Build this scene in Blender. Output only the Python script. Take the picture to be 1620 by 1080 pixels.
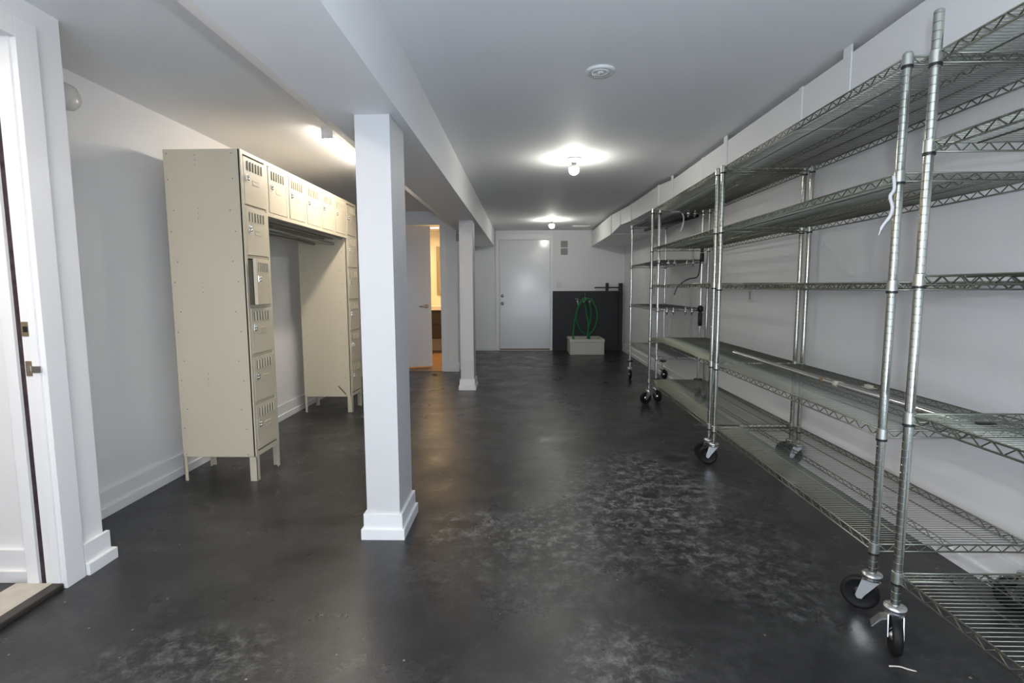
import bpy, bmesh, math, random
from mathutils import Vector, Matrix
random.seed(7)
PI = math.pi
S = bpy.context.scene
for o in list(bpy.data.objects):
    bpy.data.objects.remove(o)
C = S.collection

# ------------------------------------------------------------------ camera
cam_d = bpy.data.cameras.new('camera')
cam_d.sensor_fit = 'HORIZONTAL'
cam_d.sensor_width = 36.0
cam_d.lens = 829.5 / 1620 * 36.0
cam_d.clip_start = 0.02
cam = bpy.data.objects.new('camera', cam_d)
C.objects.link(cam)
RT = Vector((0.9997356, 0.02263198, -0.00406447))
FW = Vector((-0.02292824, 0.9945413, -0.10179338))
UP = Vector((0.00173849, 0.10185966, 0.99479726))
M4 = Matrix(((RT.x, UP.x, -FW.x, 0.0), (RT.y, UP.y, -FW.y, 0.0), (RT.z, UP.z, -FW.z, 1.2), (0, 0, 0, 1)))
cam.matrix_world = M4
S.camera = cam

# ------------------------------------------------------------------ world, lights, exposure
w = bpy.data.worlds.new('world')
S.world = w
w.use_nodes = True
w.node_tree.nodes['Background'].inputs[0].default_value = (0.55, 0.6, 0.7, 1)
w.node_tree.nodes['Background'].inputs[1].default_value = 0.02
S.view_settings.view_transform = 'Standard'
S.view_settings.look = 'None'
S.view_settings.gamma = 1.0
S.view_settings.use_curve_mapping = False
S.view_settings.exposure = 0.3

FLASH_W, TUBE_E, BULB_E = 52.0, 50.0, 205.0


def light(name, kind, loc, energy, color, rot=(0, 0, 0), **kw):
    d = bpy.data.lights.new(name, kind)
    d.energy = energy
    d.color = color
    for k, v in kw.items():
        setattr(d, k, v)
    o = bpy.data.objects.new(name, d)
    o.location = loc
    o.rotation_euler = rot
    C.objects.link(o)
    return o


# the photographer's flash, just above and right of the lens (the racks' shadows on the wall come from it)
light('camera_flash', 'POINT', (0.085, -0.02, 1.35), FLASH_W, (0.86, 0.93, 1.0), shadow_soft_size=0.03)
# unseen cool fill light, added behind the camera to brighten the ceiling
light('ceiling_fill', 'AREA', (0.3, -1.9, 0.42), 60.0, (0.68, 0.82, 1.0), (PI / 2 + math.radians(62), 0, 0), shape='RECTANGLE', size=3.0, size_y=0.9)
# ceiling light of the adjoining room seen through the left doorway
light('next_room_light', 'AREA', (-2.55, 1.2, 2.2), 8.0, (1.0, 0.90, 0.78), size=0.5)
# bathroom ceiling light
light('bathroom_light', 'AREA', (-1.6, 9.0, 2.2), 26.0, (1.0, 0.66, 0.32), size=0.35)

# ------------------------------------------------------------------ materials


def mat(name, col, rough=0.5, metal=0.0, spec=0.5, emit=None, estr=0.0, bump=0.0, bscale=60.0, var=0.0, vscale=4.0, coat=0.0):
    m = bpy.data.materials.new(name)
    m.use_nodes = True
    nt = m.node_tree
    b = nt.nodes['Principled BSDF']
    b.inputs['Base Color'].default_value = (*col, 1)
    b.inputs['Roughness'].default_value = rough
    b.inputs['Metallic'].default_value = metal
    b.inputs['Specular IOR Level'].default_value = spec
    if coat:
        b.inputs['Coat Weight'].default_value = coat
    if emit:
        b.inputs['Emission Color'].default_value = (*emit, 1)
        b.inputs['Emission Strength'].default_value = estr
    if bump or var:
        tc = nt.nodes.new('ShaderNodeTexCoord')
    if bump:
        n = nt.nodes.new('ShaderNodeTexNoise')
        n.inputs['Scale'].default_value = bscale
        n.inputs['Detail'].default_value = 4
        bp = nt.nodes.new('ShaderNodeBump')
        bp.inputs['Strength'].default_value = bump
        bp.inputs['Distance'].default_value = 0.01
        nt.links.new(tc.outputs['Object'], n.inputs['Vector'])
        nt.links.new(n.outputs['Fac'], bp.inputs['Height'])
        nt.links.new(bp.outputs['Normal'], b.inputs['Normal'])
    if var:
        n = nt.nodes.new('ShaderNodeTexNoise')
        n.inputs['Scale'].default_value = vscale
        n.inputs['Detail'].default_value = 5
        r = nt.nodes.new('ShaderNodeValToRGB')
        r.color_ramp.elements[0].position = 0.3
        r.color_ramp.elements[1].position = 0.7
        r.color_ramp.elements[0].color = (*[c * (1 - var) for c in col], 1)
        r.color_ramp.elements[1].color = (*[min(1, c * (1 + var)) for c in col], 1)
        nt.links.new(tc.outputs['Object'], n.inputs['Vector'])
        nt.links.new(n.outputs['Fac'], r.inputs['Fac'])
        nt.links.new(r.outputs['Color'], b.inputs['Base Color'])
    return m


M = {}
M['wall'] = mat('wall_paint', (0.82, 0.82, 0.83), 0.55, bump=0.03, bscale=120, var=0.012)
M['wall_brick'] = mat('painted_block', (0.80, 0.80, 0.81), 0.55, bump=0.12, bscale=14, var=0.015)
M['ceiling'] = mat('ceiling_paint', (0.86, 0.865, 0.875), 0.7, bump=0.03, bscale=140)
M['trim'] = mat('white_trim', (0.83, 0.83, 0.84), 0.35)
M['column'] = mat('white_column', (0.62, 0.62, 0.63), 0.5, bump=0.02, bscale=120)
M['door'] = mat('white_door', (0.78, 0.78, 0.80), 0.17)
M['beige'] = mat('beige_locker_paint', (0.655, 0.59, 0.455), 0.42, var=0.02, vscale=3)
M['beige_in'] = mat('locker_inside', (0.36, 0.32, 0.23), 0.6)
M['slot'] = mat('louver_gap', (0.10, 0.09, 0.065), 0.8)
M['galv'] = mat('galvanised', (0.38, 0.38, 0.35), 0.45, 0.8)
M['chrome'] = mat('chrome', (0.80, 0.80, 0.79), 0.17, 1.0)
M['post'] = mat('zinc_post', (0.52, 0.53, 0.48), 0.17, 1.0)
M['wire'] = mat('zinc_wire', (0.28, 0.29, 0.24), 0.36, 1.0)
M['dwire'] = mat('dull_wire', (0.30, 0.30, 0.30), 0.45, 0.9)
M['collar'] = mat('collar_metal', (0.62, 0.63, 0.58), 0.32, 1.0)
M['black'] = mat('black_plastic', (0.012, 0.012, 0.013), 0.4)
M['rubber'] = mat('black_rubber', (0.006, 0.006, 0.0065), 0.55, spec=0.3)
M['hub'] = mat('caster_steel', (0.72, 0.72, 0.72), 0.24, 1.0)
M['nickel'] = mat('satin_nickel', (0.55, 0.53, 0.50), 0.3, 1.0)
M['brass'] = mat('aged_brass', (0.50, 0.42, 0.28), 0.35, 0.9)
M['green'] = mat('green_hose', (0.006, 0.15, 0.045), 0.45)
M['sink'] = mat('sink_plastic', (0.60, 0.58, 0.53), 0.5, bump=0.02)
M['panel'] = mat('black_wall_panel', (0.020, 0.020, 0.023), 0.55, var=0.15, vscale=3)
M['duct'] = mat('duct_paint', (0.81, 0.81, 0.81), 0.45, bump=0.02, bscale=9)
M['strap'] = mat('white_strap', (0.78, 0.78, 0.78), 0.5)
M['vent'] = mat('vent_grey', (0.34, 0.34, 0.33), 0.6)
M['lampwhite'] = mat('lamp_white', (0.82, 0.82, 0.80), 0.4)
M['dark'] = mat('dark_gap', (0.012, 0.008, 0.009), 0.9)
M['raw'] = mat('weathered_strip', (0.035, 0.022, 0.025), 0.9, var=0.6, vscale=40)
M['sillwood'] = mat('sill_board', (0.50, 0.47, 0.40), 0.55, var=0.15, vscale=9)
M['sillblack'] = mat('sill_nosing', (0.035, 0.030, 0.026), 0.5, var=0.3, vscale=20)
M['vanity'] = mat('dark_vanity', (0.030, 0.020, 0.014), 0.5)
M['counter'] = mat('counter_white', (0.78, 0.74, 0.66), 0.3)
M['bathwall'] = mat('bath_wall', (0.78, 0.72, 0.60), 0.6)
M['mirror'] = mat('mirror_glass', (0.85, 0.85, 0.83), 0.03, 1.0)
M['mirrorframe'] = mat('mirror_frame', (0.30, 0.24, 0.15), 0.4)
M['wood'] = mat('bath_wood_floor', (0.30, 0.17, 0.075), 0.35, var=0.2, vscale=6)
M['plate'] = mat('switch_plate', (0.68, 0.68, 0.66), 0.4)
M['paper'] = mat('paper_tag', (0.66, 0.62, 0.52), 0.8)
M['brown'] = mat('brown_tag', (0.30, 0.19, 0.10), 0.8)
M['rust'] = mat('scratch_rust', (0.20, 0.12, 0.06), 0.8)
M['blue'] = mat('blue_sticker', (0.03, 0.06, 0.45), 0.5)
M['tube'] = mat('tube_light', (1, 1, 1), 0.5, emit=(1.0, 0.89, 0.76), estr=TUBE_E)
M['tube_near'] = mat('tube_light_near', (1, 1, 1), 0.5, emit=(1.0, 0.88, 0.74), estr=TUBE_E * 1.5)
M['bulb'] = mat('bulb_glow', (1, 1, 1), 0.5, emit=(1.0, 0.98, 0.88), estr=BULB_E)
M['downlight'] = mat('downlight_glow', (1, 1, 1), 0.5, emit=(1.0, 0.9, 0.72), estr=9.0)
M['glass'] = mat('frosted_glass', (0.72, 0.72, 0.68), 0.25)


def floor_material():
    m = bpy.data.materials.new('charcoal_floor')
    m.use_nodes = True
    nt = m.node_tree
    L = nt.links.new
    b = nt.nodes['Principled BSDF']
    tc = nt.nodes.new('ShaderNodeTexCoord')

    def noise(scale, detail=6, rough=0.6, dist=0.0):
        n = nt.nodes.new('ShaderNodeTexNoise')
        n.inputs['Scale'].default_value = scale
        n.inputs['Detail'].default_value = detail
        n.inputs['Roughness'].default_value = rough
        n.inputs['Distortion'].default_value = dist
        L(tc.outputs['Object'], n.inputs['Vector'])
        return n.outputs['Fac']

    def ramp(src, p0, p1, v0=0.0, v1=1.0):
        r = nt.nodes.new('ShaderNodeMapRange')
        r.interpolation_type = 'SMOOTHSTEP'
        r.inputs[1].default_value = p0
        r.inputs[2].default_value = p1
        r.inputs[3].default_value = v0
        r.inputs[4].default_value = v1
        L(src, r.inputs[0])
        return r.outputs[0]

    def math_(op, a, c):
        n = nt.nodes.new('ShaderNodeMath')
        n.operation = op
        for i, v in enumerate((a, c)):
            if isinstance(v, (int, float)):
                n.inputs[i].default_value = v
            else:
                L(v, n.inputs[i])
        return n.outputs[0]

    def mix(f, a, c):
        n = nt.nodes.new('ShaderNodeMix')
        n.data_type = 'RGBA'
        for i, v in ((0, f), (6, a), (7, c)):
            if isinstance(v, tuple):
                n.inputs[i].default_value = (*v, 1)
            elif isinstance(v, (int, float)):
                n.inputs[i].default_value = v
            else:
                L(v, n.inputs[i])
        return n.outputs[2]

    def blob(x, y, rx, ry):
        mp = nt.nodes.new('ShaderNodeMapping')
        mp.inputs['Location'].default_value = (-x / rx, -y / ry, 0)
        mp.inputs['Scale'].default_value = (1 / rx, 1 / ry, 0)
        L(tc.outputs['Object'], mp.inputs['Vector'])
        ln = nt.nodes.new('ShaderNodeVectorMath')
        ln.operation = 'LENGTH'
        L(mp.outputs[0], ln.inputs[0])
        return ln.outputs['Value']

    base = mix(ramp(noise(0.9, 5), 0.32, 0.68), (0.0105, 0.0110, 0.0128), (0.021, 0.0213, 0.0232))
    base = mix(ramp(noise(4.5, 8, 0.7), 0.35, 0.75, 0.0, 0.55), base, (0.046, 0.0455, 0.045))
    base = mix(math_('MULTIPLY', ramp(noise(2.6, 4), 0.42, 0.68), ramp(noise(19, 10, 0.8, 0.2), 0.42, 0.70, 0.0, 0.55)), base, (0.085, 0.085, 0.086))
    # worn dusty patches
    wob = noise(2.2, 4)
    fine = ramp(noise(14, 12, 0.8, 0.25), 0.46, 0.68)
    fine2 = ramp(noise(26, 8, 0.75, 0.3), 0.5, 0.72)
    for (x, y, rx, ry, a) in ((0.80, 3.15, 0.75, 0.85, 0.62), (0.45, 2.6, 0.7, 0.5, 0.42), (0.1, 2.3, 0.8, 0.6, 0.2), (1.0, 2.2, 0.5, 0.5, 0.35),
                              (0.32, 1.55, 0.3, 0.28, 0.35), (-1.2, 3.9, 0.5, 0.4, 0.3), (-0.35, 2.55, 0.25, 0.25, 0.4), (-1.05, 1.55, 0.5, 0.3, 0.25)):
        d = math_('ADD', blob(x, y, rx, ry), math_('MULTIPLY', math_('SUBTRACT', wob, 0.5), 1.4))
        msk = ramp(d, 0.15, 1.05, a, 0.0)
        base = mix(math_('MULTIPLY', msk, fine), base, (0.40, 0.40, 0.40))
        base = mix(math_('MULTIPLY', msk, fine2), base, (0.25, 0.25, 0.25))
    # scattered scuffs everywhere
    base = mix(math_('MULTIPLY', ramp(noise(7, 9, 0.8, 1.0), 0.60, 0.74), 0.35), base, (0.17, 0.17, 0.165))
    # dark damp spots
    for (x, y, rx, ry) in ((-0.93, 2.24, 0.15, 0.10), (-0.98, 2.60, 0.15, 0.09), (-0.35, 2.56, 0.13, 0.06), (0.54, 5.6, 0.26, 0.24), (-0.12, 3.4, 0.13, 0.1),
                           (0.72, 2.95, 0.06, 0.06), (1.05, 3.6, 0.1, 0.08), (0.55, 6.5, 0.7, 0.3), (1.2, 7.4, 0.5, 0.35)):
        d = math_('ADD', blob(x, y, rx, ry), math_('MULTIPLY', math_('SUBTRACT', noise(7, 3), 0.5), 0.7))
        base = mix(ramp(d, 0.6, 1.05, 0.8, 0.0), base, (0.008, 0.008, 0.009))
    # small chips of paint and plaster
    vo = nt.nodes.new('ShaderNodeTexVoronoi')
    vo.inputs['Scale'].default_value = 13
    L(tc.outputs['Object'], vo.inputs['Vector'])
    sep = nt.nodes.new('ShaderNodeSeparateColor')
    L(vo.outputs['Color'], sep.inputs[0])
    chip = math_('MULTIPLY', ramp(vo.outputs['Distance'], 0.035, 0.075, 1.0, 0.0), ramp(sep.outputs[0], 0.72, 0.76))
    base = mix(math_('MULTIPLY', chip, 0.8), base, (0.32, 0.30, 0.27))
    L(base, b.inputs['Base Color'])
    L(ramp(noise(3.0, 6), 0.3, 0.7, 0.25, 0.40), b.inputs['Roughness'])
    b.inputs['Specular IOR Level'].default_value = 0.45
    bp = nt.nodes.new('ShaderNodeBump')
    bp.inputs['Strength'].default_value = 0.25
    bp.inputs['Distance'].default_value = 0.004
    L(noise(120, 6), bp.inputs['Height'])
    L(bp.outputs[0], b.inputs['Normal'])
    return m


M['floor'] = floor_material()

# ------------------------------------------------------------------ mesh helpers


def box(bm, x0, x1, y0, y1, z0, z1, bev=0.0):
    v = [bm.verts.new(p) for p in ((x0, y0, z0), (x1, y0, z0), (x1, y1, z0), (x0, y1, z0), (x0, y0, z1), (x1, y0, z1), (x1, y1, z1), (x0, y1, z1))]
    fs = [bm.faces.new([v[i] for i in f]) for f in ((3, 2, 1, 0), (4, 5, 6, 7), (0, 1, 5, 4), (1, 2, 6, 5), (2, 3, 7, 6), (3, 0, 4, 7))]
    if bev:
        es = list({e for f in fs for e in f.edges})
        bmesh.ops.bevel(bm, geom=es, offset=bev, segments=2, affect='EDGES', profile=0.6)


def frame(d):
    d = d.normalized()
    a = Vector((0, 0, 1)) if abs(d.z) < 0.9 else Vector((1, 0, 0))
    u = d.cross(a).normalized()
    return u, d.cross(u).normalized()


def tube(bm, pts, r, n=6, cap=True):
    pts = [Vector(p) for p in pts]
    rings = []
    u = None
    for i, p in enumerate(pts):
        d = (pts[min(i + 1, len(pts) - 1)] - pts[max(i - 1, 0)])
        if u is None:
            u, v = frame(d)
        else:
            d = d.normalized()
            u = (u - d * u.dot(d)).normalized()
            v = d.cross(u).normalized()
        rr = r[i] if isinstance(r, (list, tuple)) else r
        rings.append([bm.verts.new(p + (u * math.cos(2 * PI * k / n) + v * math.sin(2 * PI * k / n)) * rr) for k in range(n)])
    for a, b in zip(rings, rings[1:]):
        for k in range(n):
            f = bm.faces.new((a[k], a[(k + 1) % n], b[(k + 1) % n], b[k]))
            f.smooth = True
    if cap:
        bm.faces.new(rings[0][::-1])
        bm.faces.new(rings[-1])


def lathe(bm, prof, origin=(0, 0, 0), axis=(0, 0, 1), n=20, smooth=True):
    """prof: list of (radius, height along axis)"""
    a = Vector(axis).normalized()
    u, v = frame(a)
    o = Vector(origin)
    rings = []
    for r, h in prof:
        if r < 1e-6:
            rings.append([bm.verts.new(o + a * h)])
        else:
            rings.append([bm.verts.new(o + a * h + (u * math.cos(2 * PI * k / n) + v * math.sin(2 * PI * k / n)) * r) for k in range(n)])
    for A, B in zip(rings, rings[1:]):
        for k in range(n):
            q = [A[k % len(A)], A[(k + 1) % len(A)], B[(k + 1) % len(B)], B[k % len(B)]]
            q2 = []
            for x in q:
                if x not in q2:
                    q2.append(x)
            if len(q2) > 2:
                f = bm.faces.new(q2)
                f.smooth = smooth
    if len(rings[0]) > 1:
        bm.faces.new(rings[0][::-1])
    if len(rings[-1]) > 1:
        bm.faces.new(rings[-1])


def smooth_path(P, sub=6):
    P = [Vector(p) for p in P]
    out = []
    for i in range(len(P) - 1):
        p0, p1, p2, p3 = P[max(i - 1, 0)], P[i], P[i + 1], P[min(i + 2, len(P) - 1)]
        for s in range(sub):
            t = s / sub
            out.append(0.5 * ((2 * p1) + (p2 - p0) * t + (2 * p0 - 5 * p1 + 4 * p2 - p3) * t * t + (3 * p1 - p0 - 3 * p2 + p3) * t ** 3))
    out.append(P[-1])
    return out


def mesh(name, bm, m):
    bmesh.ops.recalc_face_normals(bm, faces=bm.faces[:])
    me = bpy.data.meshes.new(name)
    bm.to_mesh(me)
    bm.free()
    me.materials.append(m)
    return me


def world_origin(o):
    v = Vector((0, 0, 0))
    while o is not None:
        v += o.location
        o = o.parent
    return v


def link(name, me, parent=None, loc=(0, 0, 0), rot=(0, 0, 0)):
    o = bpy.data.objects.new(name, me)
    o.location = loc
    o.rotation_euler = rot
    o.parent = parent
    C.objects.link(o)
    return o


def obj(name, bm, m, parent=None, at=None):
    """bm is in world coordinates (or, with at, in coordinates about that world point)"""
    base = world_origin(parent) if parent else Vector((0, 0, 0))
    if at is None:
        if len(bm.verts):
            lo = [min(v.co[i] for v in bm.verts) for i in range(3)]
            hi = [max(v.co[i] for v in bm.verts) for i in range(3)]
            at = Vector(((lo[0] + hi[0]) / 2, (lo[1] + hi[1]) / 2, lo[2]))
        bmesh.ops.translate(bm, verts=bm.verts[:], vec=-Vector(at))
    return link(name, mesh(name, bm, m), parent, Vector(at) - base)


def tag(o, label=None, cat=None, group=None, kind=None):
    if label:
        o['label'] = label
    if cat:
        o['category'] = cat
    if group:
        o['group'] = group
    if kind:
        o['kind'] = kind
    return o


def thing(name, label, cat, loc=(0, 0, 0), group=None, kind=None):
    o = bpy.data.objects.new(name, None)
    o.empty_display_size = 0.1
    o.location = loc
    C.objects.link(o)
    return tag(o, label, cat, group, kind)


def B(*boxes, bev=0.0):
    bm = bmesh.new()
    for b in boxes:
        box(bm, *b, bev=bev)
    return bm


def struct(name, bm, m, label, cat, parent=None):
    o = obj(name, bm, m, parent)
    if parent is None:
        tag(o, label, cat, kind='structure')
    return o


# ------------------------------------------------------------------ the setting
CEIL = 2.275
WL, WR, WB, WF = -2.245, 1.90, 10.04, -2.4        # left, right, back, front wall planes
NX = -1.865                                        # wall with the entry door, nearer than the left wall
NY = 2.18                                          # its far corner

tag(obj('floor', B((-3.6, 2.2, WF - 0.2, 10.6, -0.12, 0.0)), M['floor'], None, (0, 0, 0)), 'dark charcoal painted concrete floor with pale dusty scuffs', 'floor', kind='structure')
struct('ceiling', B((-3.6, 2.2, WF - 0.2, 10.6, CEIL, CEIL + 0.12)), M['ceiling'], 'smooth white ceiling over the whole basement', 'ceiling')
struct('wall_back', B((-0.95, WR + 0.15, WB, WB + 0.15, 0, CEIL)), M['wall'], 'white end wall holding the plain white door', 'wall')
struct('wall_right', B((WR, WR + 0.15, WF, WB, 0, CEIL)), M['wall_brick'], 'long white wall behind the wire racks', 'wall')
struct('wall_front', B((-3.4, WR + 0.15, WF - 0.15, WF, 0, CEIL)), M['wall'], 'white wall behind the camera', 'wall')
struct('wall_left', B((WL - 0.15, WL, NY, 7.5, 0, CEIL)), M['wall'], 'white wall behind the beige lockers', 'wall')
# wall with the entry doorway: opening y 1.05..1.965
struct('wall_entry', B((NX - 0.135, NX, 1.985, NY, 0, CEIL), (NX - 0.135, NX, WF, 1.03, 0, CEIL), (NX - 0.135, NX, 1.03, 1.985, 2.135, CEIL),
                       (WL - 0.15, NX - 0.135, NY - 0.02, NY, 0, CEIL)), M['wall'], 'white wall around the left doorway, ending in a corner', 'wall')
struct('wall_adjoining', B((-3.4, NX - 0.135, 2.03, 2.16, 0, CEIL), (-3.4, -3.25, WF, 2.03, 0, CEIL)), M['wall'],
       'white wall of the next room seen through the left doorway', 'wall')
# bathroom partition and its rooms
DX0, DX1, DZ = -2.2, -1.178, 2.115
struct('wall_partition', B((DX1, -0.95, 7.5, 7.62, 0, CEIL), (-3.2, DX0, 7.5, 7.62, 0, CEIL), (DX0, DX1, 7.5, 7.62, DZ, CEIL)),
       M['wall'], 'white wall with the ajar bathroom door', 'wall')
struct('wall_passage', B((-1.03, -0.93, 7.62, WB + 0.1, 0, CEIL)), M['wall'], 'white side wall running back to the end wall left of the white door', 'wall')
struct('wall_bathroom', B((-3.2, -1.03, 10.02, 10.14, 0, CEIL), (-3.2, -3.1, 7.62, 10.02, 0, CEIL)), M['bathwall'], 'warm lit bathroom wall seen through the narrow door gap', 'wall')
struct('floor_bathroom', B((-3.1, -1.03, 7.62, 10.02, 0.0, 0.008), (DX0, DX1, 7.47, 7.62, 0.0, 0.008)), M['wood'], 'warm brown wood floor inside the bathroom', 'floor')

# beam with its sloping left side
bm = bmesh.new()
prof = [(-0.548, CEIL), (-0.548, 1.972), (-0.895, 1.972), (-1.055, 2.072), (-1.055, CEIL)]
ya, yb = WF, 9.93
r0 = [bm.verts.new((x, ya, z)) for x, z in prof]
r1 = [bm.verts.new((x, yb, z)) for x, z in prof]
for i in range(5):
    bm.faces.new((r0[i], r0[(i + 1) % 5], r1[(i + 1) % 5], r1[i]))
bm.faces.new(r0[::-1])
bm.faces.new(r1)
struct('beam', bm, M['wall'], 'long white boxed ceiling beam running over both columns', 'beam')


def skirting(name, x, y0, y1, side, label):
    """along Y at wall plane x, standing out towards side (+1 / -1)"""
    s = side
    bm = B((min(x, x + s * 0.018), max(x, x + s * 0.018), y0, y1, 0.0, 0.135), (min(x, x + s * 0.032), max(x, x + s * 0.032), y0, y1, 0.0, 0.05), bev=0.002)
    return struct(name, bm, M['trim'], label, 'baseboard')


def skirting_x(name, y, x0, x1, label, h=0.135):
    bm = B((x0, x1, y - 0.018, y, 0.0, h), (x0, x1, y - 0.032, y, 0.0, 0.05), bev=0.002)
    return struct(name, bm, M['trim'], label, 'baseboard')


skirting('baseboard_left', WL, NY, 7.5, 1, 'two-step white baseboard along the wall behind the lockers')
skirting('baseboard_right', WR, WF, WB, -1, 'white baseboard along the wall behind the racks')
skirting_x('baseboard_back', WB, -0.93, -0.535, 'white baseboard left of the end door')
skirting_x('baseboard_partition', 7.5, -1.12, -0.93, 'short white baseboard right of the bathroom door')
skirting_x('baseboard_adjoining', 2.03, -3.25, -2.0, 'white baseboard of the next room through the left doorway')
bm = B((NX, NX + 0.018, 2.06, NY + 0.018, 0, 0.135), (NX, NX + 0.034, 2.06, NY + 0.034, 0, 0.05), bev=0.002)
struct('baseboard_entry', bm, M['trim'], 'short two-step white baseboard between the left door casing and corner', 'baseboard')

# columns


def column(x0, x1, y0, y1, label):
    t = thing('column', label, 'column', ((x0 + x1) / 2, (y0 + y1) / 2, 0), kind='structure')
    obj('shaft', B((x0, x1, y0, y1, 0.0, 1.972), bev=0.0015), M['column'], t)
    a, b = 0.014, 0.025
    obj('base_trim', B((x0 - a, x1 + a, y0 - a, y1 + a, 0, 0.125), (x0 - b, x1 + b, y0 - b, y1 + b, 0, 0.052), bev=0.002), M['trim'], t)
    return t


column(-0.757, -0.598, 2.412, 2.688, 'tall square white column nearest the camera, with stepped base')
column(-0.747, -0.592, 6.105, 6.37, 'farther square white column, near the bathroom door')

# ---- entry doorway at the left: jamb, casing, threshold
t = thing('door_1', 'white frame of the open doorway at the left edge', 'door', (NX, 1.5, 0), kind='structure')
obj('casing', B((NX, NX + 0.02, 1.965, 2.055, 0, 2.19), (NX, NX + 0.02, 0.94, 1.03, 0, 2.19), (NX, NX + 0.02, 1.03, 1.965, 2.115, 2.19), bev=0.002), M['trim'], t)
jb = B((NX - 0.068, NX + 0.004, 1.967, 1.987, 0, 2.135), (NX - 0.068, NX + 0.004, 1.03, 1.05, 0, 2.135), (NX - 0.068, NX + 0.004, 1.05, 1.967, 2.115, 2.135), bev=0.001)
box(jb, NX - 0.030, NX - 0.002, 1.957, 1.968, 0, 2.115, 0.001)      # stop bead
obj('jamb', jb, M['trim'], t)
obj('weather_strip', B((NX - 0.096, NX - 0.068, 1.975, 1.99, 0, 2.135), (NX - 0.096, NX - 0.068, 1.05, 1.967, 2.12, 2.135)), M['raw'], t)
obj('outer_jamb', B((NX - 0.14, NX - 0.094, 1.962, 1.99, 0, 2.135), (NX - 0.14, NX - 0.094, 1.03, 1.05, 0, 2.135), (NX - 0.14, NX - 0.094, 1.05, 1.967, 2.112, 2.135), bev=0.001), M['trim'], t)
bm = B((NX - 0.066, NX - 0.035, 1.9645, 1.968, 1.022, 1.078))
sp = obj('strike_plate', bm, M['brass'], t)
obj('bolt_hole', B((NX - 0.058, NX - 0.041, 1.963, 1.9655, 1.038, 1.060)), M['dark'], sp)
bm = B((NX - 0.062, NX - 0.030, 1.9635, 1.968, 0.868, 0.926))
sp = obj('strike_plate', bm, M['brass'], t)
obj('strike_lip', B((NX - 0.030, NX + 0.006, 1.952, 1.958, 0.882, 0.908), bev=0.002), M['nickel'], sp)
obj('latch_hole', B((NX - 0.056, NX - 0.042, 1.962, 1.9645, 0.886, 0.908)), M['hub'], sp)
obj('sill_board', B((NX - 0.19, NX - 0.035, 1.05, 1.965, 0, 0.022), bev=0.003), M['sillwood'], t)
obj('sill_nosing', B((NX - 0.037, NX + 0.012, 1.05, 1.962, 0, 0.026), bev=0.008), M['sillblack'], t)

# ---- end door
t = thing('door_2', 'plain white door in the far end wall', 'door', (0.01, WB, 0), kind='structure')
dx0, dx1 = -0.463, 0.492
obj('leaf', B((dx0, dx1, WB - 0.018, WB - 0.001, 0.035, 2.092), bev=0.002), M['door'], t)
cs = B((dx0 - 0.072, dx0 - 0.006, WB - 0.03, WB, 0, 2.21), (dx1 + 0.006, dx1 + 0.052, WB - 0.03, WB, 0, 2.21), (dx0 - 0.006, dx1 + 0.006, WB - 0.03, WB, 2.10, 2.21), bev=0.003)
obj('casing', cs, M['trim'], t)
obj('threshold', B((dx0, dx1, WB - 0.07, WB, 0, 0.018), bev=0.003), M['galv'], t)
obj('bottom_sweep', B((dx0, dx1, WB - 0.021, WB - 0.002, 0.018, 0.036)), M['rust'], t)
for z, r, nm in ((1.048, 0.022, 'deadbolt'), (0.905, 0.028, 'door_knob')):
    bm = bmesh.new()
    pr = [(0.031, 0), (0.031, 0.008), (0.012, 0.012), (0.012, 0.03)] if nm == 'door_knob' else [(0.03, 0), (0.03, 0.006), (0.02, 0.014), (0.018, 0.02), (0, 0.022)]
    if nm == 'door_knob':
        pr += [(0.024, 0.036), (r, 0.05), (0.022, 0.064), (0, 0.068)]
    lathe(bm, pr, (-0.415, WB - 0.017, z), (0, -1, 0))
    obj(nm, bm, M['nickel'], t)

# ---- bathroom door, ajar
t = thing('door_3', 'white bathroom door standing slightly ajar with a lever handle', 'door', (DX0, 7.58, 0), kind='structure')
ang = math.radians(18)
HW = 0.84
leaf = link('leaf', mesh('leaf', B((0.0, HW, -0.018, 0.018, 0.03, 2.112), bev=0.002), M['door']), t, (0.012, 0.0, 0), (0, 0, ang))
bm = bmesh.new()
lathe(bm, [(0.028, 0), (0.028, 0.009), (0.011, 0.012), (0.011, 0.045)], (HW - 0.07, -0.018, 0.93), (0, -1, 0))
tube(bm, [(HW - 0.07, -0.06, 0.93), (HW - 0.12, -0.064, 0.93), (HW - 0.185, -0.06, 0.93)], [0.012, 0.010, 0.008], 10)
link('lever_handle', mesh('lever_handle', bm, M['nickel']), leaf)
obj('casing', B((DX1 - 0.004, DX1 + 0.085, 7.48, 7.5, 0, 2.20), (DX0 - 0.04, DX0 + 0.004, 7.48, 7.5, 0, 2.20), (DX0 + 0.004, DX1 - 0.004, 7.48, 7.5, DZ - 0.028, 2.20), bev=0.002), M['trim'], t)
obj('jamb', B((DX1 - 0.012, DX1 + 0.002, 7.501, 7.63, 0, DZ), (DX0 - 0.002, DX0 + 0.010, 7.501, 7.545, 0, DZ), (DX0 + 0.01, DX1 - 0.012, 7.501, 7.54, DZ - 0.026, DZ + 0.002)), M['trim'], t)

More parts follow.
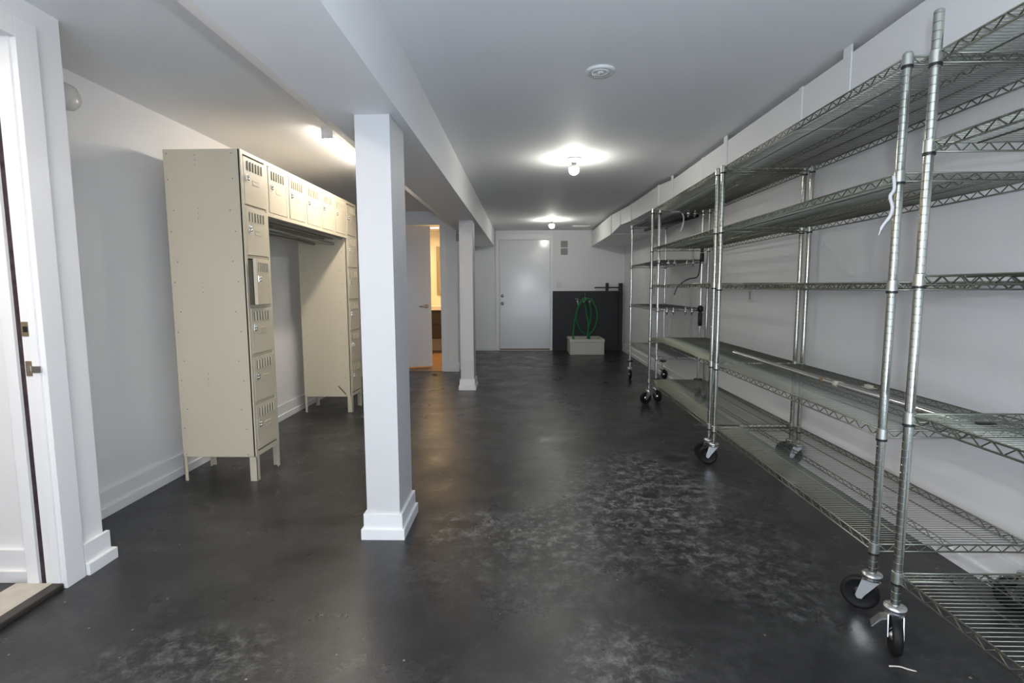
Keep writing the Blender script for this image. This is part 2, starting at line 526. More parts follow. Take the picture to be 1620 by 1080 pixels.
# ------------------------------------------------------------------ bathroom things
t = thing('vanity_cabinet', 'dark wall-hung vanity cabinet inside the bathroom under the mirror', 'cabinet', (-1.75, 9.75, 0.26))
obj('carcass', B((-2.25, -1.25, 9.50, 10.015, 0.28, 0.80), bev=0.003), M['vanity'], t)
for z0, z1 in ((0.285, 0.535), (0.545, 0.795)):
    obj('drawer', B((-2.24, -1.26, 9.482, 9.50, z0, z1), bev=0.003), M['vanity'], t)
obj('countertop', B((-2.28, -1.22, 9.46, 10.018, 0.80, 0.875), bev=0.004), M['counter'], t)
t = thing('bathroom_mirror', 'framed mirror on the warm bathroom wall above the vanity', 'mirror', (-1.7, 10.0, 1.1))
obj('glass', B((-1.60, -1.24, 9.995, 10.0, 1.14, 1.92)), M['mirror'], t)
obj('mirror_frame', B((-1.655, -1.60, 9.985, 10.018, 1.08, 1.98), (-1.24, -1.19, 9.985, 10.018, 1.08, 1.98), (-1.60, -1.24, 9.985, 10.018, 1.08, 1.14), (-1.60, -1.24, 9.985, 10.018, 1.92, 1.98), bev=0.003), M['mirrorframe'], t)
t = thing('recessed_light', 'small round recessed light in the bathroom ceiling', 'ceiling light', (-1.585, 9.45, CEIL))
bm = bmesh.new()
lathe(bm, [(0.11, 0.0), (0.11, -0.008), (0.085, -0.012), (0.08, -0.004)], (-1.585, 9.45, CEIL), (0, 0, 1), 28)
obj('bezel', bm, M['lampwhite'], t)
bm = bmesh.new()
lathe(bm, [(0.0, -0.010), (0.078, -0.010), (0.078, -0.006)], (-1.585, 9.45, CEIL), (0, 0, 1), 28)
obj('lens', bm, M['downlight'], t)

# ------------------------------------------------------------------ locker bank
LX0, LX1 = -2.135, -1.675
LT = 2.022
PITCH = 0.3025
loc_root = thing('locker_bank', 'beige metal locker bank of two towers bridged by overhead boxes on the left', 'locker', (-1.905, 4.2175, 0))
T1, T2, LW = 3.15, 4.98, 0.305


def locker_tower(y0, first):
    y1 = y0 + LW
    bm = B((LX0, LX1 - 0.004, y0, y0 + 0.004, 0.155, LT), (LX0, LX1 - 0.004, y1 - 0.004, y1, 0.155, LT), (LX0, LX0 + 0.004, y0 + 0.004, y1 - 0.004, 0.155, LT),
           (LX0, LX1 - 0.004, y0 + 0.004, y1 - 0.004, LT - 0.006, LT), (LX0, LX1 - 0.02, y0 + 0.004, y1 - 0.004, 0.175, 0.181))
    for k in range(1, 6):
        z = 0.185 + PITCH * k
        box(bm, LX0 + 0.004, LX1 - 0.03, y0 + 0.004, y1 - 0.004, z - 0.002, z + 0.002)
    nb = len(bm.faces)
    rv = bm
    for ys, yn in ((y0, -1), (y1, 1)):
        for z in [0.172] + [0.185 + PITCH * (k + 0.5) for k in range(6)] + [2.0]:
            for x in (LX0 + 0.02, LX1 - 0.05):
                lathe(bm, [(0.0045, -0.001), (0.0045, 0.001), (0.002, 0.003), (0, 0.0033)], (x, ys, z + random.uniform(-.004, .004)), (0, yn, 0), 8)
        for z in [0.185 + PITCH * k for k in range(1, 6)]:
            for x in (LX0 + 0.045, LX1 - 0.075):
                lathe(bm, [(0.0045, -0.001), (0.0045, 0.001), (0.002, 0.003), (0, 0.0033)], (x, ys, z - 0.03), (0, yn, 0), 8)
        for z in (1.93, 1.62, 1.18, 0.62):
            for j in range(3):
                lathe(bm, [(0.0035, -0.001), (0.0035, 0.0012), (0, 0.002)], (LX0 + 0.19, ys, z + j * 0.03), (0, yn, 0), 8)
    bm.faces.ensure_lookup_table()
    for f in bm.faces[nb:]:
        f.material_index = 1
    tw = obj('tower_body', bm, M['beige'], loc_root)
    tw.data.materials.append(M['galv'])
    # front frame
    fb = B((LX1 - 0.012, LX1 + 0.004, y0, y0 + 0.022, 0.155, LT), (LX1 - 0.012, LX1 + 0.004, y1 - 0.022, y1, 0.155, LT),
           (LX1 - 0.012, LX1 + 0.003, y0 + 0.022, y1 - 0.022, LT - 0.022, LT), (LX1 - 0.012, LX1 + 0.003, y0 + 0.022, y1 - 0.022, 0.155, 0.185))
    for k in range(1, 6):
        z = 0.185 + PITCH * k
        box(fb, LX1 - 0.014, LX1 - 0.001, y0 + 0.022, y1 - 0.022, z - 0.009, z + 0.009)
    obj('front_frame', fb, M['beige'], tw)
    # legs: bent-plate corner legs
    for xa, yc in ((1, -1), (1, 1), (-1, -1), (-1, 1)):
        x = LX1 + 0.003 if xa > 0 else LX0
        y = y0 if yc < 0 else y1
        wx = 0.045 if xa > 0 else 0.022
        wy = 0.034
        b2 = B((min(x, x - xa * wx), max(x, x - xa * wx), min(y, y - yc * 0.003), max(y, y - yc * 0.003), 0.0, 0.158),
               (min(x, x - xa * 0.003), max(x, x - xa * 0.003), min(y, y - yc * wy), max(y, y - yc * wy), 0.0, 0.158))
        obj('leg', b2, M['beige'], loc_root)
    return tw


locker_tower(T1, True)
tw2 = locker_tower(T2, False)
# scratched paint low on the side of the second tower
bm = bmesh.new()
pts = [(LX1 - 0.135, 0.262), (LX1 - 0.118, 0.258), (LX1 - 0.085, 0.222), (LX1 - 0.050, 0.178), (LX1 - 0.060, 0.176), (LX1 - 0.080, 0.196), (LX1 - 0.115, 0.235)]
va = [bm.verts.new((x, T2 - 0.0012, z)) for x, z in pts]
vb = [bm.verts.new((x, T2 + 0.0010, z)) for x, z in pts]
bm.faces.new(va)
bm.faces.new(vb[::-1])
for i in range(len(pts)):
    j = (i + 1) % len(pts)
    bm.faces.new((va[i], va[j], vb[j], vb[i]))
obj('paint_scratch', bm, M['rust'], tw2)

# overhead boxes
OZ = 1.672
OY0, OY1 = T1 + LW, T2
ob = B((LX0, LX1 - 0.004, OY0, OY1, LT - 0.006, LT), (LX0, LX0 + 0.004, OY0, OY1, OZ, LT - 0.006), (LX0 + 0.004, LX1 - 0.004, OY0, OY1, OZ, OZ + 0.005))
for k in range(1, 5):
    y = OY0 + LW * k
    box(ob, LX0 + 0.004, LX1 - 0.006, y - 0.003, y + 0.003, OZ + 0.005, LT - 0.006)
ov = obj('overhead_body', ob, M['beige'], loc_root)
fb = B((LX1 - 0.012, LX1 + 0.004, OY0, OY1, LT - 0.024, LT), (LX1 - 0.012, LX1 + 0.004, OY0, OY1, OZ, OZ + 0.026))
for k in range(6):
    y = OY0 + LW * k
    box(fb, LX1 - 0.012, LX1 + 0.0035, max(OY0, y - 0.018), min(OY1, y + 0.018), OZ + 0.026, LT - 0.024)
obj('front_frame', fb, M['beige'], ov)
bm = bmesh.new()
for k in range(5):      # stiffening ribs under the bridge
    x = LX0 + 0.06 + k * 0.085
    box(bm, x, x + 0.022, OY0 + 0.002, OY1 - 0.002, OZ - 0.014, OZ)
obj('underside_rib', bm, M['galv'], ov)
for x in (-1.98, -1.80):
    bm = bmesh.new()
    tube(bm, [(x, OY0 + 0.002, OZ - 0.055), (x, OY1 - 0.002, OZ - 0.055)], 0.0125, 12)
    for y in (OY0 + 0.35, OY1 - 0.35):
        box(bm, x - 0.004, x + 0.004, y - 0.012, y + 0.012, OZ - 0.045, OZ - 0.013)
    obj('coat_rail', bm, M['galv'], loc_root)


def door_mesh(wd, h):
    """door in local coords: hinge axis at y = 0 (right edge as seen), extends to y = -wd; front faces +x"""
    bm = bmesh.new()
    box(bm, -0.010, 0.010, -wd, 0, 0, h, 0.002)
    return mesh('locker_door', bm, M['beige'])


def louver_mesh(wd, h):
    bm = bmesh.new()
    n = 6
    for i in range(n):
        y = -wd * (0.17 + 0.66 * i / (n - 1))
        a = 0.009
        # raised half-round louver along the slot
        p = [(0.0102, y - a * 0.1), (0.0165, y + a * 0.0), (0.0165, y + a * 0.4), (0.0102, y + a * 1.0)]
        z0, z1 = h * 0.72, h * 0.925
        r0 = [bm.verts.new((x, yy, z0 + 0.004 * (x < 0.012))) for x, yy in p]
        r1 = [bm.verts.new((x, yy, z1)) for x, yy in p]
        for j in range(3):
            bm.faces.new((r0[j], r0[j + 1], r1[j + 1], r1[j]))
        bm.faces.new(r0[::-1])
        bm.faces.new(r1)
        bm.faces.new((r0[3], r0[0], r1[0], r1[3]))
    return mesh('louvers', bm, M['beige'])


def slot_mesh(wd, h):
    bm = bmesh.new()
    for i in range(6):
        y = -wd * (0.17 + 0.66 * i / 5)
        box(bm, 0.009, 0.0108, y - 0.0085, y - 0.0010, h * 0.725, h * 0.92)
    return mesh('vent_slots', bm, M['slot'])


def latch_mesh(wd, h):
    bm = bmesh.new()
    y, z = -wd * 0.86, h * 0.56
    box(bm, 0.009, 0.0125, y - 0.010, y + 0.010, z - 0.022, z + 0.022, 0.002)
    for dz in (-0.0085, 0.0085):
        lathe(bm, [(0.005, 0), (0.008, 0.004), (0.0088, 0.008), (0.006, 0.012), (0, 0.0135)], (0.0115, y, z + dz), (1, 0, 0), 14)
    return mesh('latch_knob', bm, M['chrome'])


def holder_mesh(wd, h):
    bm = bmesh.new()
    y, z = -wd * 0.47, h * 0.50
    wv = wd * 0.15
    box(bm, 0.009, 0.0135, y - wv, y + wv, z + 0.010, z + 0.014)
    box(bm, 0.009, 0.0135, y - wv, y + wv, z - 0.014, z - 0.010)
    box(bm, 0.009, 0.0115, y - wv, y + wv, z - 0.010, z + 0.010)
    return mesh('card_holder', bm, M['beige'])


LDW, LDH = LW - 0.050, PITCH - 0.022
TD = [f(LDW, LDH) for f in (door_mesh, louver_mesh, slot_mesh, latch_mesh, holder_mesh)]
OH = LT - OZ - 0.056
OD = [f(LDW - 0.004, OH) for f in (door_mesh, louver_mesh, slot_mesh, latch_mesh, holder_mesh)]
off = loc_root.location


def add_door(ms, y_hinge, z, swing=0.0):
    d = link('locker_door', ms[0], loc_root, Vector((LX1 - 0.004, y_hinge, z)) - off, (0, 0, swing))
    for nm, me in zip(('louvers', 'vent_slots', 'latch_knob', 'card_holder'), ms[1:]):
        link(nm, me, d)
    return d


for T in (T1, T2):
    for k in range(6):
        # the third door from the top on the near tower stands a little open
        sw = math.radians(10) if (T == T1 and k == 3) else 0.0
        dd = add_door(TD, T + LW - 0.025, 0.185 + PITCH * k + 0.011, sw)
        if sw:
            dd['label'] = 'locker door standing slightly open'
for k in range(5):
    add_door(OD, OY0 + LW * (k + 1) - 0.027, OZ + 0.029)
st = B((LX1 + 0.0055, LX1 + 0.0075, T2 + 0.045, T2 + 0.065, 1.735 + 0.11, 1.735 + 0.13))
obj('blue_sticker', st, M['blue'], loc_root)

# ------------------------------------------------------------------ wire racks


def truss(bm, a, b, period, r=0.0032, h=0.027, rz=0.0026):
    a, b = Vector(a), Vector(b)
    dn = Vector((0, 0, -h))
    tube(bm, [a, b], r, 6)
    tube(bm, [a + dn, b + dn], r, 6)
    n = max(2, int(round((b - a).length / (period / 2))))
    n += n % 2
    pts = []
    for i in range(n + 1):
        p = a.lerp(b, i / n)
        pts.append(p if i % 2 == 0 else p + dn)
    tube(bm, pts, rz, 5)


def shelf_mesh(W, Lg, m, pitch=0.0185, wr=0.0014, per=0.070):
    """origin at the shelf centre, top of the wires at z=0; W along x, Lg along y, measured between post centres"""
    bm = bmesh.new()
    hx, hy = W / 2, Lg / 2
    g = 0.016
    for sx in (-1, 1):
        truss(bm, (sx * hx, -hy + g, -0.004), (sx * hx, hy - g, -0.004), per)
    for sy in (-1, 1):
        truss(bm, (-hx + g, sy * hy, -0.004), (hx - g, sy * hy, -0.004), 0.058)
    truss(bm, (0, -hy, -0.0062), (0, hy, -0.0062), per, 0.0026, 0.022, 0.0022)
    for x in (-hx * 0.5, hx * 0.5):
        tube(bm, [(x, -hy, -0.0068), (x, hy, -0.0068)], 0.003, 6)
    n = int(Lg / pitch)
    for i in range(1, n):
        y = -hy + Lg * i / n
        tube(bm, [(-hx + 0.001, y, -0.0022), (hx - 0.001, y, -0.0022)], wr, 5)
    return mesh('wire_shelf', bm, m)


def collar_mesh():
    bm = bmesh.new()
    lathe(bm, [(0.0142, -0.034), (0.0172, -0.034), (0.0166, 0.002), (0.0142, 0.004)], n=20)
    for e in bm.edges:
        if abs(e.verts[0].co.z - e.verts[1].co.z) < 1e-6:
            e.smooth = False
    return mesh('corner_collar', bm, M['collar'])


def sleeve_mesh():
    bm = bmesh.new()
    lathe(bm, [(0.0142, -0.0425), (0.0176, -0.0425), (0.0176, -0.0342), (0.0142, -0.0342)], n=20)
    for e in bm.edges:
        if abs(e.verts[0].co.z - e.verts[1].co.z) < 1e-6:
            e.smooth = False
    return mesh('split_sleeve', bm, M['black'])


def post_mesh(h, m, r=0.0139):
    bm = bmesh.new()
    pr = [(0, 0), (r - 0.001, 0), (r, 0.002)]
    k = 1
    while k * 0.0254 < h - 0.01:
        z = k * 0.0254
        pr += [(r, z - 0.0016), (r - 0.0008, z - 0.0007), (r - 0.0008, z + 0.0007), (r, z + 0.0016)]
        k += 1
    pr += [(r, h - 0.003), (r - 0.002, h), (0, h)]
    lathe(bm, pr, n=18)
    for e in bm.edges:
        if abs(e.verts[0].co.z - e.verts[1].co.z) < 1e-6:
            e.smooth = False
    return mesh('post', bm, m)


def wheel_mesh(r, wd):
    bm = bmesh.new()
    h = wd / 2
    lathe(bm, [(r * 0.42, -h * 0.6), (r * 0.78, -h * 0.75), (r * 0.90, -h), (r * 0.985, -h * 0.55), (r, 0), (r * 0.985, h * 0.55), (r * 0.90, h), (r * 0.78, h * 0.75), (r * 0.42, h * 0.6)], n=30)
    return mesh('wheel', bm, M['rubber'])


def hub_mesh(r, wd):
    bm = bmesh.new()
    h = wd / 2
    lathe(bm, [(0, -h - 0.006), (0.011, -h - 0.006), (0.012, -h - 0.001), (r * 0.40, -h * 0.5), (r * 0.40, h * 0.5), (0.012, h + 0.001), (0.011, h + 0.006), (0, h + 0.006)], n=20)
    return mesh('wheel_hub', bm, M['hub'])


def yoke_mesh(top, r, trail):
    """origin on the floor under the stem; trails towards +x"""
    bm = bmesh.new()
    lathe(bm, [(0, top + 0.012), (0.016, top + 0.012), (0.033, top + 0.006), (0.034, top - 0.002), (0.030, top - 0.006), (0.034, top - 0.010), (0.030, top - 0.016), (0, top - 0.016)], n=24)
    for s in (-1, 1):
        y0, y1 = (0.0195, 0.0225) if s > 0 else (-0.0225, -0.0195)
        prof = [(-0.026, top - 0.014), (0.030, top - 0.014), (trail + 0.014, r - 0.004), (trail + 0.008, r - 0.016), (trail - 0.006, r - 0.016), (trail - 0.016, r + 0.002)]
        a = [bm.verts.new((x, y0, z)) for x, z in prof]
        b = [bm.verts.new((x, y1, z)) for x, z in prof]
        bm.faces.new(a)
        bm.faces.new(b[::-1])
        for i in range(len(prof)):
            j = (i + 1) % len(prof)
            bm.faces.new((a[i], a[j], b[j], b[i]))
    box(bm, -0.027, 0.030, -0.0225, 0.0225, top - 0.017, top - 0.013)
    return mesh('caster', bm, M['hub'])


def pedal_mesh(r):
    bm = bmesh.new()
    prof = [(-0.018, 0.108), (-0.040, 0.100), (-0.064, 0.066), (-0.061, 0.064), (-0.038, 0.095), (-0.018, 0.103)]
    a = [bm.verts.new((x, -0.020, z)) for x, z in prof]
    b = [bm.verts.new((x, 0.020, z)) for x, z in prof]
    bm.faces.new(a)
    bm.faces.new(b[::-1])
    for i in range(len(prof)):
        j = (i + 1) % len(prof)
        bm.faces.new((a[i], a[j], b[j], b[i]))
    return mesh('brake_pedal', bm, M['chrome'])


COLLAR, SLEEVE = collar_mesh(), sleeve_mesh()
WHR = 0.0625
WHEEL, HUB, YOKE, PEDAL = wheel_mesh(WHR, 0.031), hub_mesh(WHR, 0.031), yoke_mesh(0.140, WHR, 0.034), pedal_mesh(WHR)
PB = 0.146


def caster(root, x, y, ang, pedal=False, name='caster'):
    c = link(name, YOKE, root, (x, y, 0), (0, 0, ang))
    wv = link('wheel', WHEEL, c, (0.034, 0, WHR), (PI / 2, 0, 0))
    link('wheel_hub', HUB, c, (0.034, 0, WHR), (PI / 2, 0, 0))
    if pedal:
        link('brake_pedal', PEDAL, c, (0, 0, 0), (0, 0, PI / 2))
    return c


def rack(label, corners, zs, top, angs, pedals=(), pm='post', wm='wire', group='wire racks in the row along the right wall', pitch=0.0185):
    """corners: near-front, near-rear, far-front, far-rear post centres (x, y)"""
    cx = sum(c[0] for c in corners) / 4
    cy = sum(c[1] for c in corners) / 4
    t = thing('wire_rack', label, 'shelving', (cx, cy, 0), group)
    pmh = post_mesh(top - PB, M[pm])
    W = ((corners[1][0] - corners[0][0]) + (corners[3][0] - corners[2][0])) / 2
    Lg = ((corners[2][1] - corners[0][1]) + (corners[3][1] - corners[1][1])) / 2
    sm = shelf_mesh(W, Lg, M[wm], pitch)
    for (x, y), a, i in zip(corners, angs, range(4)):
        link('post', pmh, t, (x - cx, y - cy, PB))
        caster(t, x - cx, y - cy, a, i in pedals)
    for z in zs:
        s = link('wire_shelf', sm, t, (0, 0, z))
        for sx in (-1, 1):
            for sy in (-1, 1):
                link('corner_collar', COLLAR, s, (sx * W / 2, sy * Lg / 2, 0))
                link('split_sleeve', SLEEVE, s, (sx * W / 2, sy * Lg / 2, 0))
    return t


RA = rack('tall wire rack nearest the camera, cut off by the right edge', [(1.23, -0.12), (1.80, -0.12), (1.23, 1.67), (1.80, 1.67)],
          [1.895, 1.637, 1.235, 0.798, 0.262], 2.012, [PI, 0.5, -2.05, 2.6], pedals=(2,))
RB = rack('long wire rack with a metal pole lying on its fourth shelf', [(1.285, 1.87), (1.852, 1.87), (1.285, 3.50), (1.852, 3.50)],
          [1.968, 1.588, 1.218, 0.690, 0.262], 1.976, [2.55, 2.6, 2.9, 2.7])
RC = rack('wire rack standing behind the pole rack, third from the camera', [(1.288, 3.60), (1.855, 3.60), (1.288, 5.37), (1.855, 5.37)],
          [1.972, 1.592, 1.228, 0.690, 0.255], 1.980, [2.8, 2.7, 3.4, 2.9])
# the farthest rack: shorter, brighter posts, dull shelves, round bumpers over the casters
RD = rack('shiny short wire rack farthest from the camera, with black straps', [(1.388, 5.49), (1.83, 5.49), (1.395, 6.89), (1.83, 6.89)],
          [1.982, 1.482, 0.985, 0.478], 1.995, [-1.2, -1.0, -1.6, -1.3], pm='chrome', wm='dwire', pitch=0.013)
bmm = bmesh.new()
lathe(bmm, [(0.014, -0.008), (0.040, -0.010), (0.048, 0.0), (0.040, 0.010), (0.014, 0.008)], n=24)
bumper = mesh('bumper_disc', bmm, M['black'])
dl = RD.location
for x, y in ((1.388, 5.49), (1.83, 5.49), (1.395, 6.89), (1.83, 6.89)):
    link('bumper_disc', bumper, RD, (x - dl.x, y - dl.y, 0.235))

# hooks under the near edges of the far rack's shelves
hb = bmesh.new()
tube(hb, smooth_path([(0, 0, 0.008), (0, -0.012, 0.004), (0, -0.014, -0.030), (0, -0.006, -0.052), (0, 0.010, -0.056), (0, 0.018, -0.044)], 4), 0.0042, 7)
lathe(hb, [(0, -0.016), (0.009, -0.012), (0.013, 0.0), (0.009, 0.012), (0, 0.016)], (0, -0.012, -0.028), (0, 0, 1), 12)
bmesh.ops.scale(hb, vec=(1.5, 1.2, 1.15), verts=hb.verts[:])
hook_me = mesh('shelf_hook', hb, M['hub'])
hk = 0
for z, nm in ((1.482, 'second'), (0.985, 'third'), (1.982, 'top')):
    for i, x in enumerate((1.48, 1.545, 1.67, 1.735)):
        if z > 1.9 and i < 2:
            continue
        where = ('left', 'second from left', 'third from left', 'right')[i]
        o = link('shelf_hook', hook_me, None, (x, 5.474, z - 0.006))
        tag(o, 'small metal hook hanging from the %s shelf of the farthest rack, %s' % (nm, where if z < 1.9 else ('left of two' if i == 2 else 'right of two')), 'hook', 'hooks on the farthest rack')

# black straps and cord on the near rear post of the far rack
bm = bmesh.new()
for z, h, r in ((1.50, 0.10, 0.021), (1.60, 0.10, 0.017)):
    lathe(bm, [(0.013, z - h / 2), (r, z - h / 2 + 0.01), (r, z + h / 2 - 0.01), (0.013, z + h / 2)], (1.83, 5.49, 0), (0, 0, 1), 12)
tag(obj('post_strap', bm, M['black']), 'black strap wound on the rear post under the second shelf of the farthest rack', 'strap')
bm = bmesh.new()
for z, h, r in ((0.975, 0.07, 0.030), (0.87, 0.15, 0.022)):
    lathe(bm, [(0.013, z - h / 2), (r, z - h / 2 + 0.015), (r, z + h / 2 - 0.015), (0.013, z + h / 2)], (1.83, 5.49, 0), (0, 0, 1), 12)
tag(obj('post_strap', bm, M['black']), 'black strap wound on the rear post at the third shelf of the farthest rack', 'strap')
bm = bmesh.new()
tube(bm, smooth_path([(1.812, 5.478, 1.46), (1.80, 5.470, 1.36), (1.775, 5.465, 1.30), (1.70, 5.462, 1.285), (1.64, 5.462, 1.255), (1.58, 5.464, 1.20), (1.55, 5.466, 1.12)], 6), 0.006, 7)
tag(obj('power_cord', bm, M['black']), 'thin black cord dangling from the farthest rack beside the strapped post', 'cord')
bm = bmesh.new()
tube(bm, smooth_path([(1.50, 5.50, 1.968), (1.60, 5.50, 1.962), (1.635, 5.50, 1.90), (1.62, 5.50, 1.80), (1.60, 5.50, 1.765)], 6), 0.007, 7)
tag(obj('hanging_cable', bm, M['strap']), 'white curved cable hanging below the top shelf of the farthest rack', 'cable')
bm = bmesh.new()
tube(bm, [(1.79, 5.55, 1.93), (1.72, 5.90, 1.925), (1.55, 6.85, 1.925)], 0.018, 8)
tag(obj('black_rod', bm, M['black']), 'black rod tucked under the top shelf of the farthest rack', 'rod')

# metal pole lying on the fourth shelf
PZ = 0.690 + 0.0142
t = thing('metal_pole', 'long grooved metal pole lying on the fourth shelf of the second rack', 'pole', (1.60, 2.95, PZ))
ln = 2.10
pm = link('pole_tube', post_mesh(ln, M['chrome']), t, (-0.002, 1.05, 0.0), (PI / 2, 0, 0))
for y, m_, w_ in ((2.80, 'brown', 0.030), (2.68, 'paper', 0.040)):
    bm = bmesh.new()
    lathe(bm, [(0.0138, -w_ / 2), (0.0152, -w_ / 2), (0.0152, w_ / 2), (0.0138, w_ / 2)], (1.598, y, PZ), (0, 1, 0), 16)
    f0 = B((1.606, 1.622, y - w_ / 2, y + w_ / 2, PZ + 0.010, PZ + 0.012), bev=0.0005)
    o = obj('tape_tag', bm, M[m_], t)
    f = obj('tape_flap', f0, M[m_], o)
tag(obj('paper_scrap', B((1.72, 1.765, 2.62, 2.68, 0.6905, 0.693), (1.73, 1.755, 2.635, 2.67, 0.693, 0.705), bev=0.001), M['paper']), 'crumpled paper scrap on the fourth shelf behind the pole', 'paper')
for nm, (x, y), lb in (('shelf_label', (1.46, 2.40), 'flat plastic label on the top shelf, the farther of two'), ('shelf_label', (1.52, 2.22), 'flat plastic label on the top shelf, the nearer of two')):
    tag(obj(nm, B((x - 0.04, x + 0.04, y - 0.03, y + 0.03, 1.9683, 1.9703), bev=0.0005), M['plate']), lb, 'label', 'labels on the top shelf')
tag(obj('metal_strip', B((1.32, 1.375, 1.525, 1.535, 0.7985, 0.803), bev=0.001), M['black']), 'small black strip lying on the fourth shelf of the nearest rack', 'strip')

# white tie hanging from the second rack's near post
bm = bmesh.new()
pts = smooth_path([(1.262, 1.866, 1.575), (1.264, 1.862, 1.53), (1.252, 1.862, 1.505), (1.262, 1.862, 1.47), (1.256, 1.862, 1.44), (1.232, 1.862, 1.405), (1.222, 1.862, 1.375)], 5)
tube(bm, pts, [0.0055] * (len(pts) - 8) + [0.0045] * 4 + [0.002] * 4, 6)
tag(obj('cable_tie', bm, M['strap']), 'white twisted tie hanging from the second rack just under its second shelf', 'tie')

# ------------------------------------------------------------------ air duct
secs = [(WF, 1.475, 2.03), (2.45, 1.47, 2.03), (4.3, 1.455, 2.03), (5.25, 1.45, 2.03), (5.55, 1.385, 2.03), (6.80, 1.352, 2.036), (7.30, 1.315, 2.045), (7.78, 1.268, 1.966), (WB, 1.265, 1.966)]
TOPZ = 2.240
bm = bmesh.new()
rings = [[bm.verts.new(p) for p in ((xl, y, zb), (WR, y, zb), (WR, y, TOPZ), (xl, y, TOPZ))] for y, xl, zb in secs]
for a, b in zip(rings, rings[1:]):
    for k in range(4):
        bm.faces.new((a[k], a[(k + 1) % 4], b[(k + 1) % 4], b[k]))
bm.faces.new(rings[0][::-1])
bm.faces.new(rings[-1])
duct = obj('air_duct', bm, M['duct'])
tag(duct, 'white painted sheet metal air duct along the top of the right wall', 'duct')


def duct_at(y):
    for (y0, x0, z0), (y1, x1, z1) in zip(secs, secs[1:]):
        if y0 <= y <= y1:
            f = (y - y0) / (y1 - y0)
            return x0 + (x1 - x0) * f, z0 + (z1 - z0) * f


for y in (2.92, 4.42, 5.56, 6.76, 7.3, 7.76):
    x, z = duct_at(y)
    obj('seam_band', B((x - 0.006, x + 0.02, y - 0.018, y + 0.018, z - 0.004, TOPZ + 0.004), (x - 0.006, WR, y - 0.018, y + 0.018, z - 0.006, z + 0.01), bev=0.002), M['duct'], duct)
for y in (0.6, 2.52, 3.93, 5.26):
    x, z = duct_at(y)
    obj('hanger_strap', B((x - 0.009, x - 0.001, y - 0.03, y + 0.03, z, CEIL), bev=0.001), M['duct'], duct)

# ------------------------------------------------------------------ ceiling fittings


def bulb_lamp(x, y, label):
    t = thing('bulb_light', label, 'ceiling light', (x, y, CEIL), 'bare bulb lights in a row')
    bm = bmesh.new()
    lathe(bm, [(0, 0.0), (0.062, 0.0), (0.062, -0.010), (0.050, -0.020), (0.026, -0.026), (0.024, -0.048), (0, -0.048)], (x, y, CEIL), n=28)
    obj('lamp_holder', bm, M['lampwhite'], t)
    R_, cz = 0.042, -0.096
    bm = bmesh.new()
    lathe(bm, [(0, -0.046), (0.015, -0.046), (0.017, -0.056), (0.024, -0.062), (0.0362, -0.074), (0.0370, -0.077), (0, -0.077)], (x, y, CEIL), n=24)
    obj('glow_block_cap', bm, M['lampwhite'], t)  # opaque cap over the globe, added to cut its glow on the ceiling
    bm = bmesh.new()
    pr = [(0, -0.0775), (0.0372, -0.0775)]
    a0 = math.acos((-0.0775 - cz) / R_)
    for i in range(1, 11):
        a = a0 + (PI - a0) * i / 10
        pr.append((max(0, R_ * math.sin(a)), cz + R_ * math.cos(a)))
    pr[-1] = (0, cz - R_)
    lathe(bm, pr, (x, y, CEIL), n=24)
    obj('bulb', bm, M['bulb'], t)


bulb_lamp(0.42, 4.52, 'bare round bulb in a white ceiling holder, the nearer bulb')
bulb_lamp(0.445, 8.5, 'bare round bulb in a white ceiling holder near the far end wall')

t = thing('ceiling_vent', 'round white ceiling air vent nearest the camera', 'vent', (0.383, 2.747, CEIL))
bm = bmesh.new()
lathe(bm, [(0.056, 0.0), (0.074, 0.0), (0.075, -0.006), (0.066, -0.014), (0.056, -0.010)], (0.383, 2.747, CEIL), n=36)
obj('vent_ring', bm, M['lampwhite'], t)
bm = bmesh.new()
lathe(bm, [(0.0, -0.001), (0.057, -0.001), (0.057, -0.004), (0.0, -0.004)], (0.383, 2.747, CEIL), n=36)
obj('vent_throat', bm, M['vent'], t)
bm = bmesh.new()
lathe(bm, [(0.030, -0.004), (0.042, -0.006), (0.046, -0.012), (0.036, -0.013), (0.030, -0.009)], (0.383, 2.747, CEIL), n=32)
lathe(bm, [(0.0, -0.004), (0.012, -0.004), (0.018, -0.010), (0.014, -0.014), (0, -0.015)], (0.383, 2.747, CEIL), n=24)
for a in range(3):
    q = a * 2 * PI / 3 + 0.4
    tube(bm, [(0.383 + 0.014 * math.cos(q), 2.747 + 0.014 * math.sin(q), CEIL - 0.008), (0.383 + 0.058 * math.cos(q), 2.747 + 0.058 * math.sin(q), CEIL - 0.008)], 0.0035, 6)
obj('vent_cone', bm, M['lampwhite'], t)

t = thing('ceiling_vent', 'flat rectangular vent on the ceiling near the far end wall', 'vent', (1.0, 9.4, CEIL))
obj('vent_frame', B((0.845, 1.16, 9.30, 9.50, CEIL - 0.014, CEIL), bev=0.004), M['lampwhite'], t)
bm = bmesh.new()
for i in range(7):
    box(bm, 0.865, 1.14, 9.32 + i * 0.024, 9.335 + i * 0.024, CEIL - 0.018, CEIL - 0.013)
obj('vent_blades', bm, M['plate'], t)

# strip lights (tubes in a white housing); the near one hangs outside the frame and throws the beam's shadow on the columns


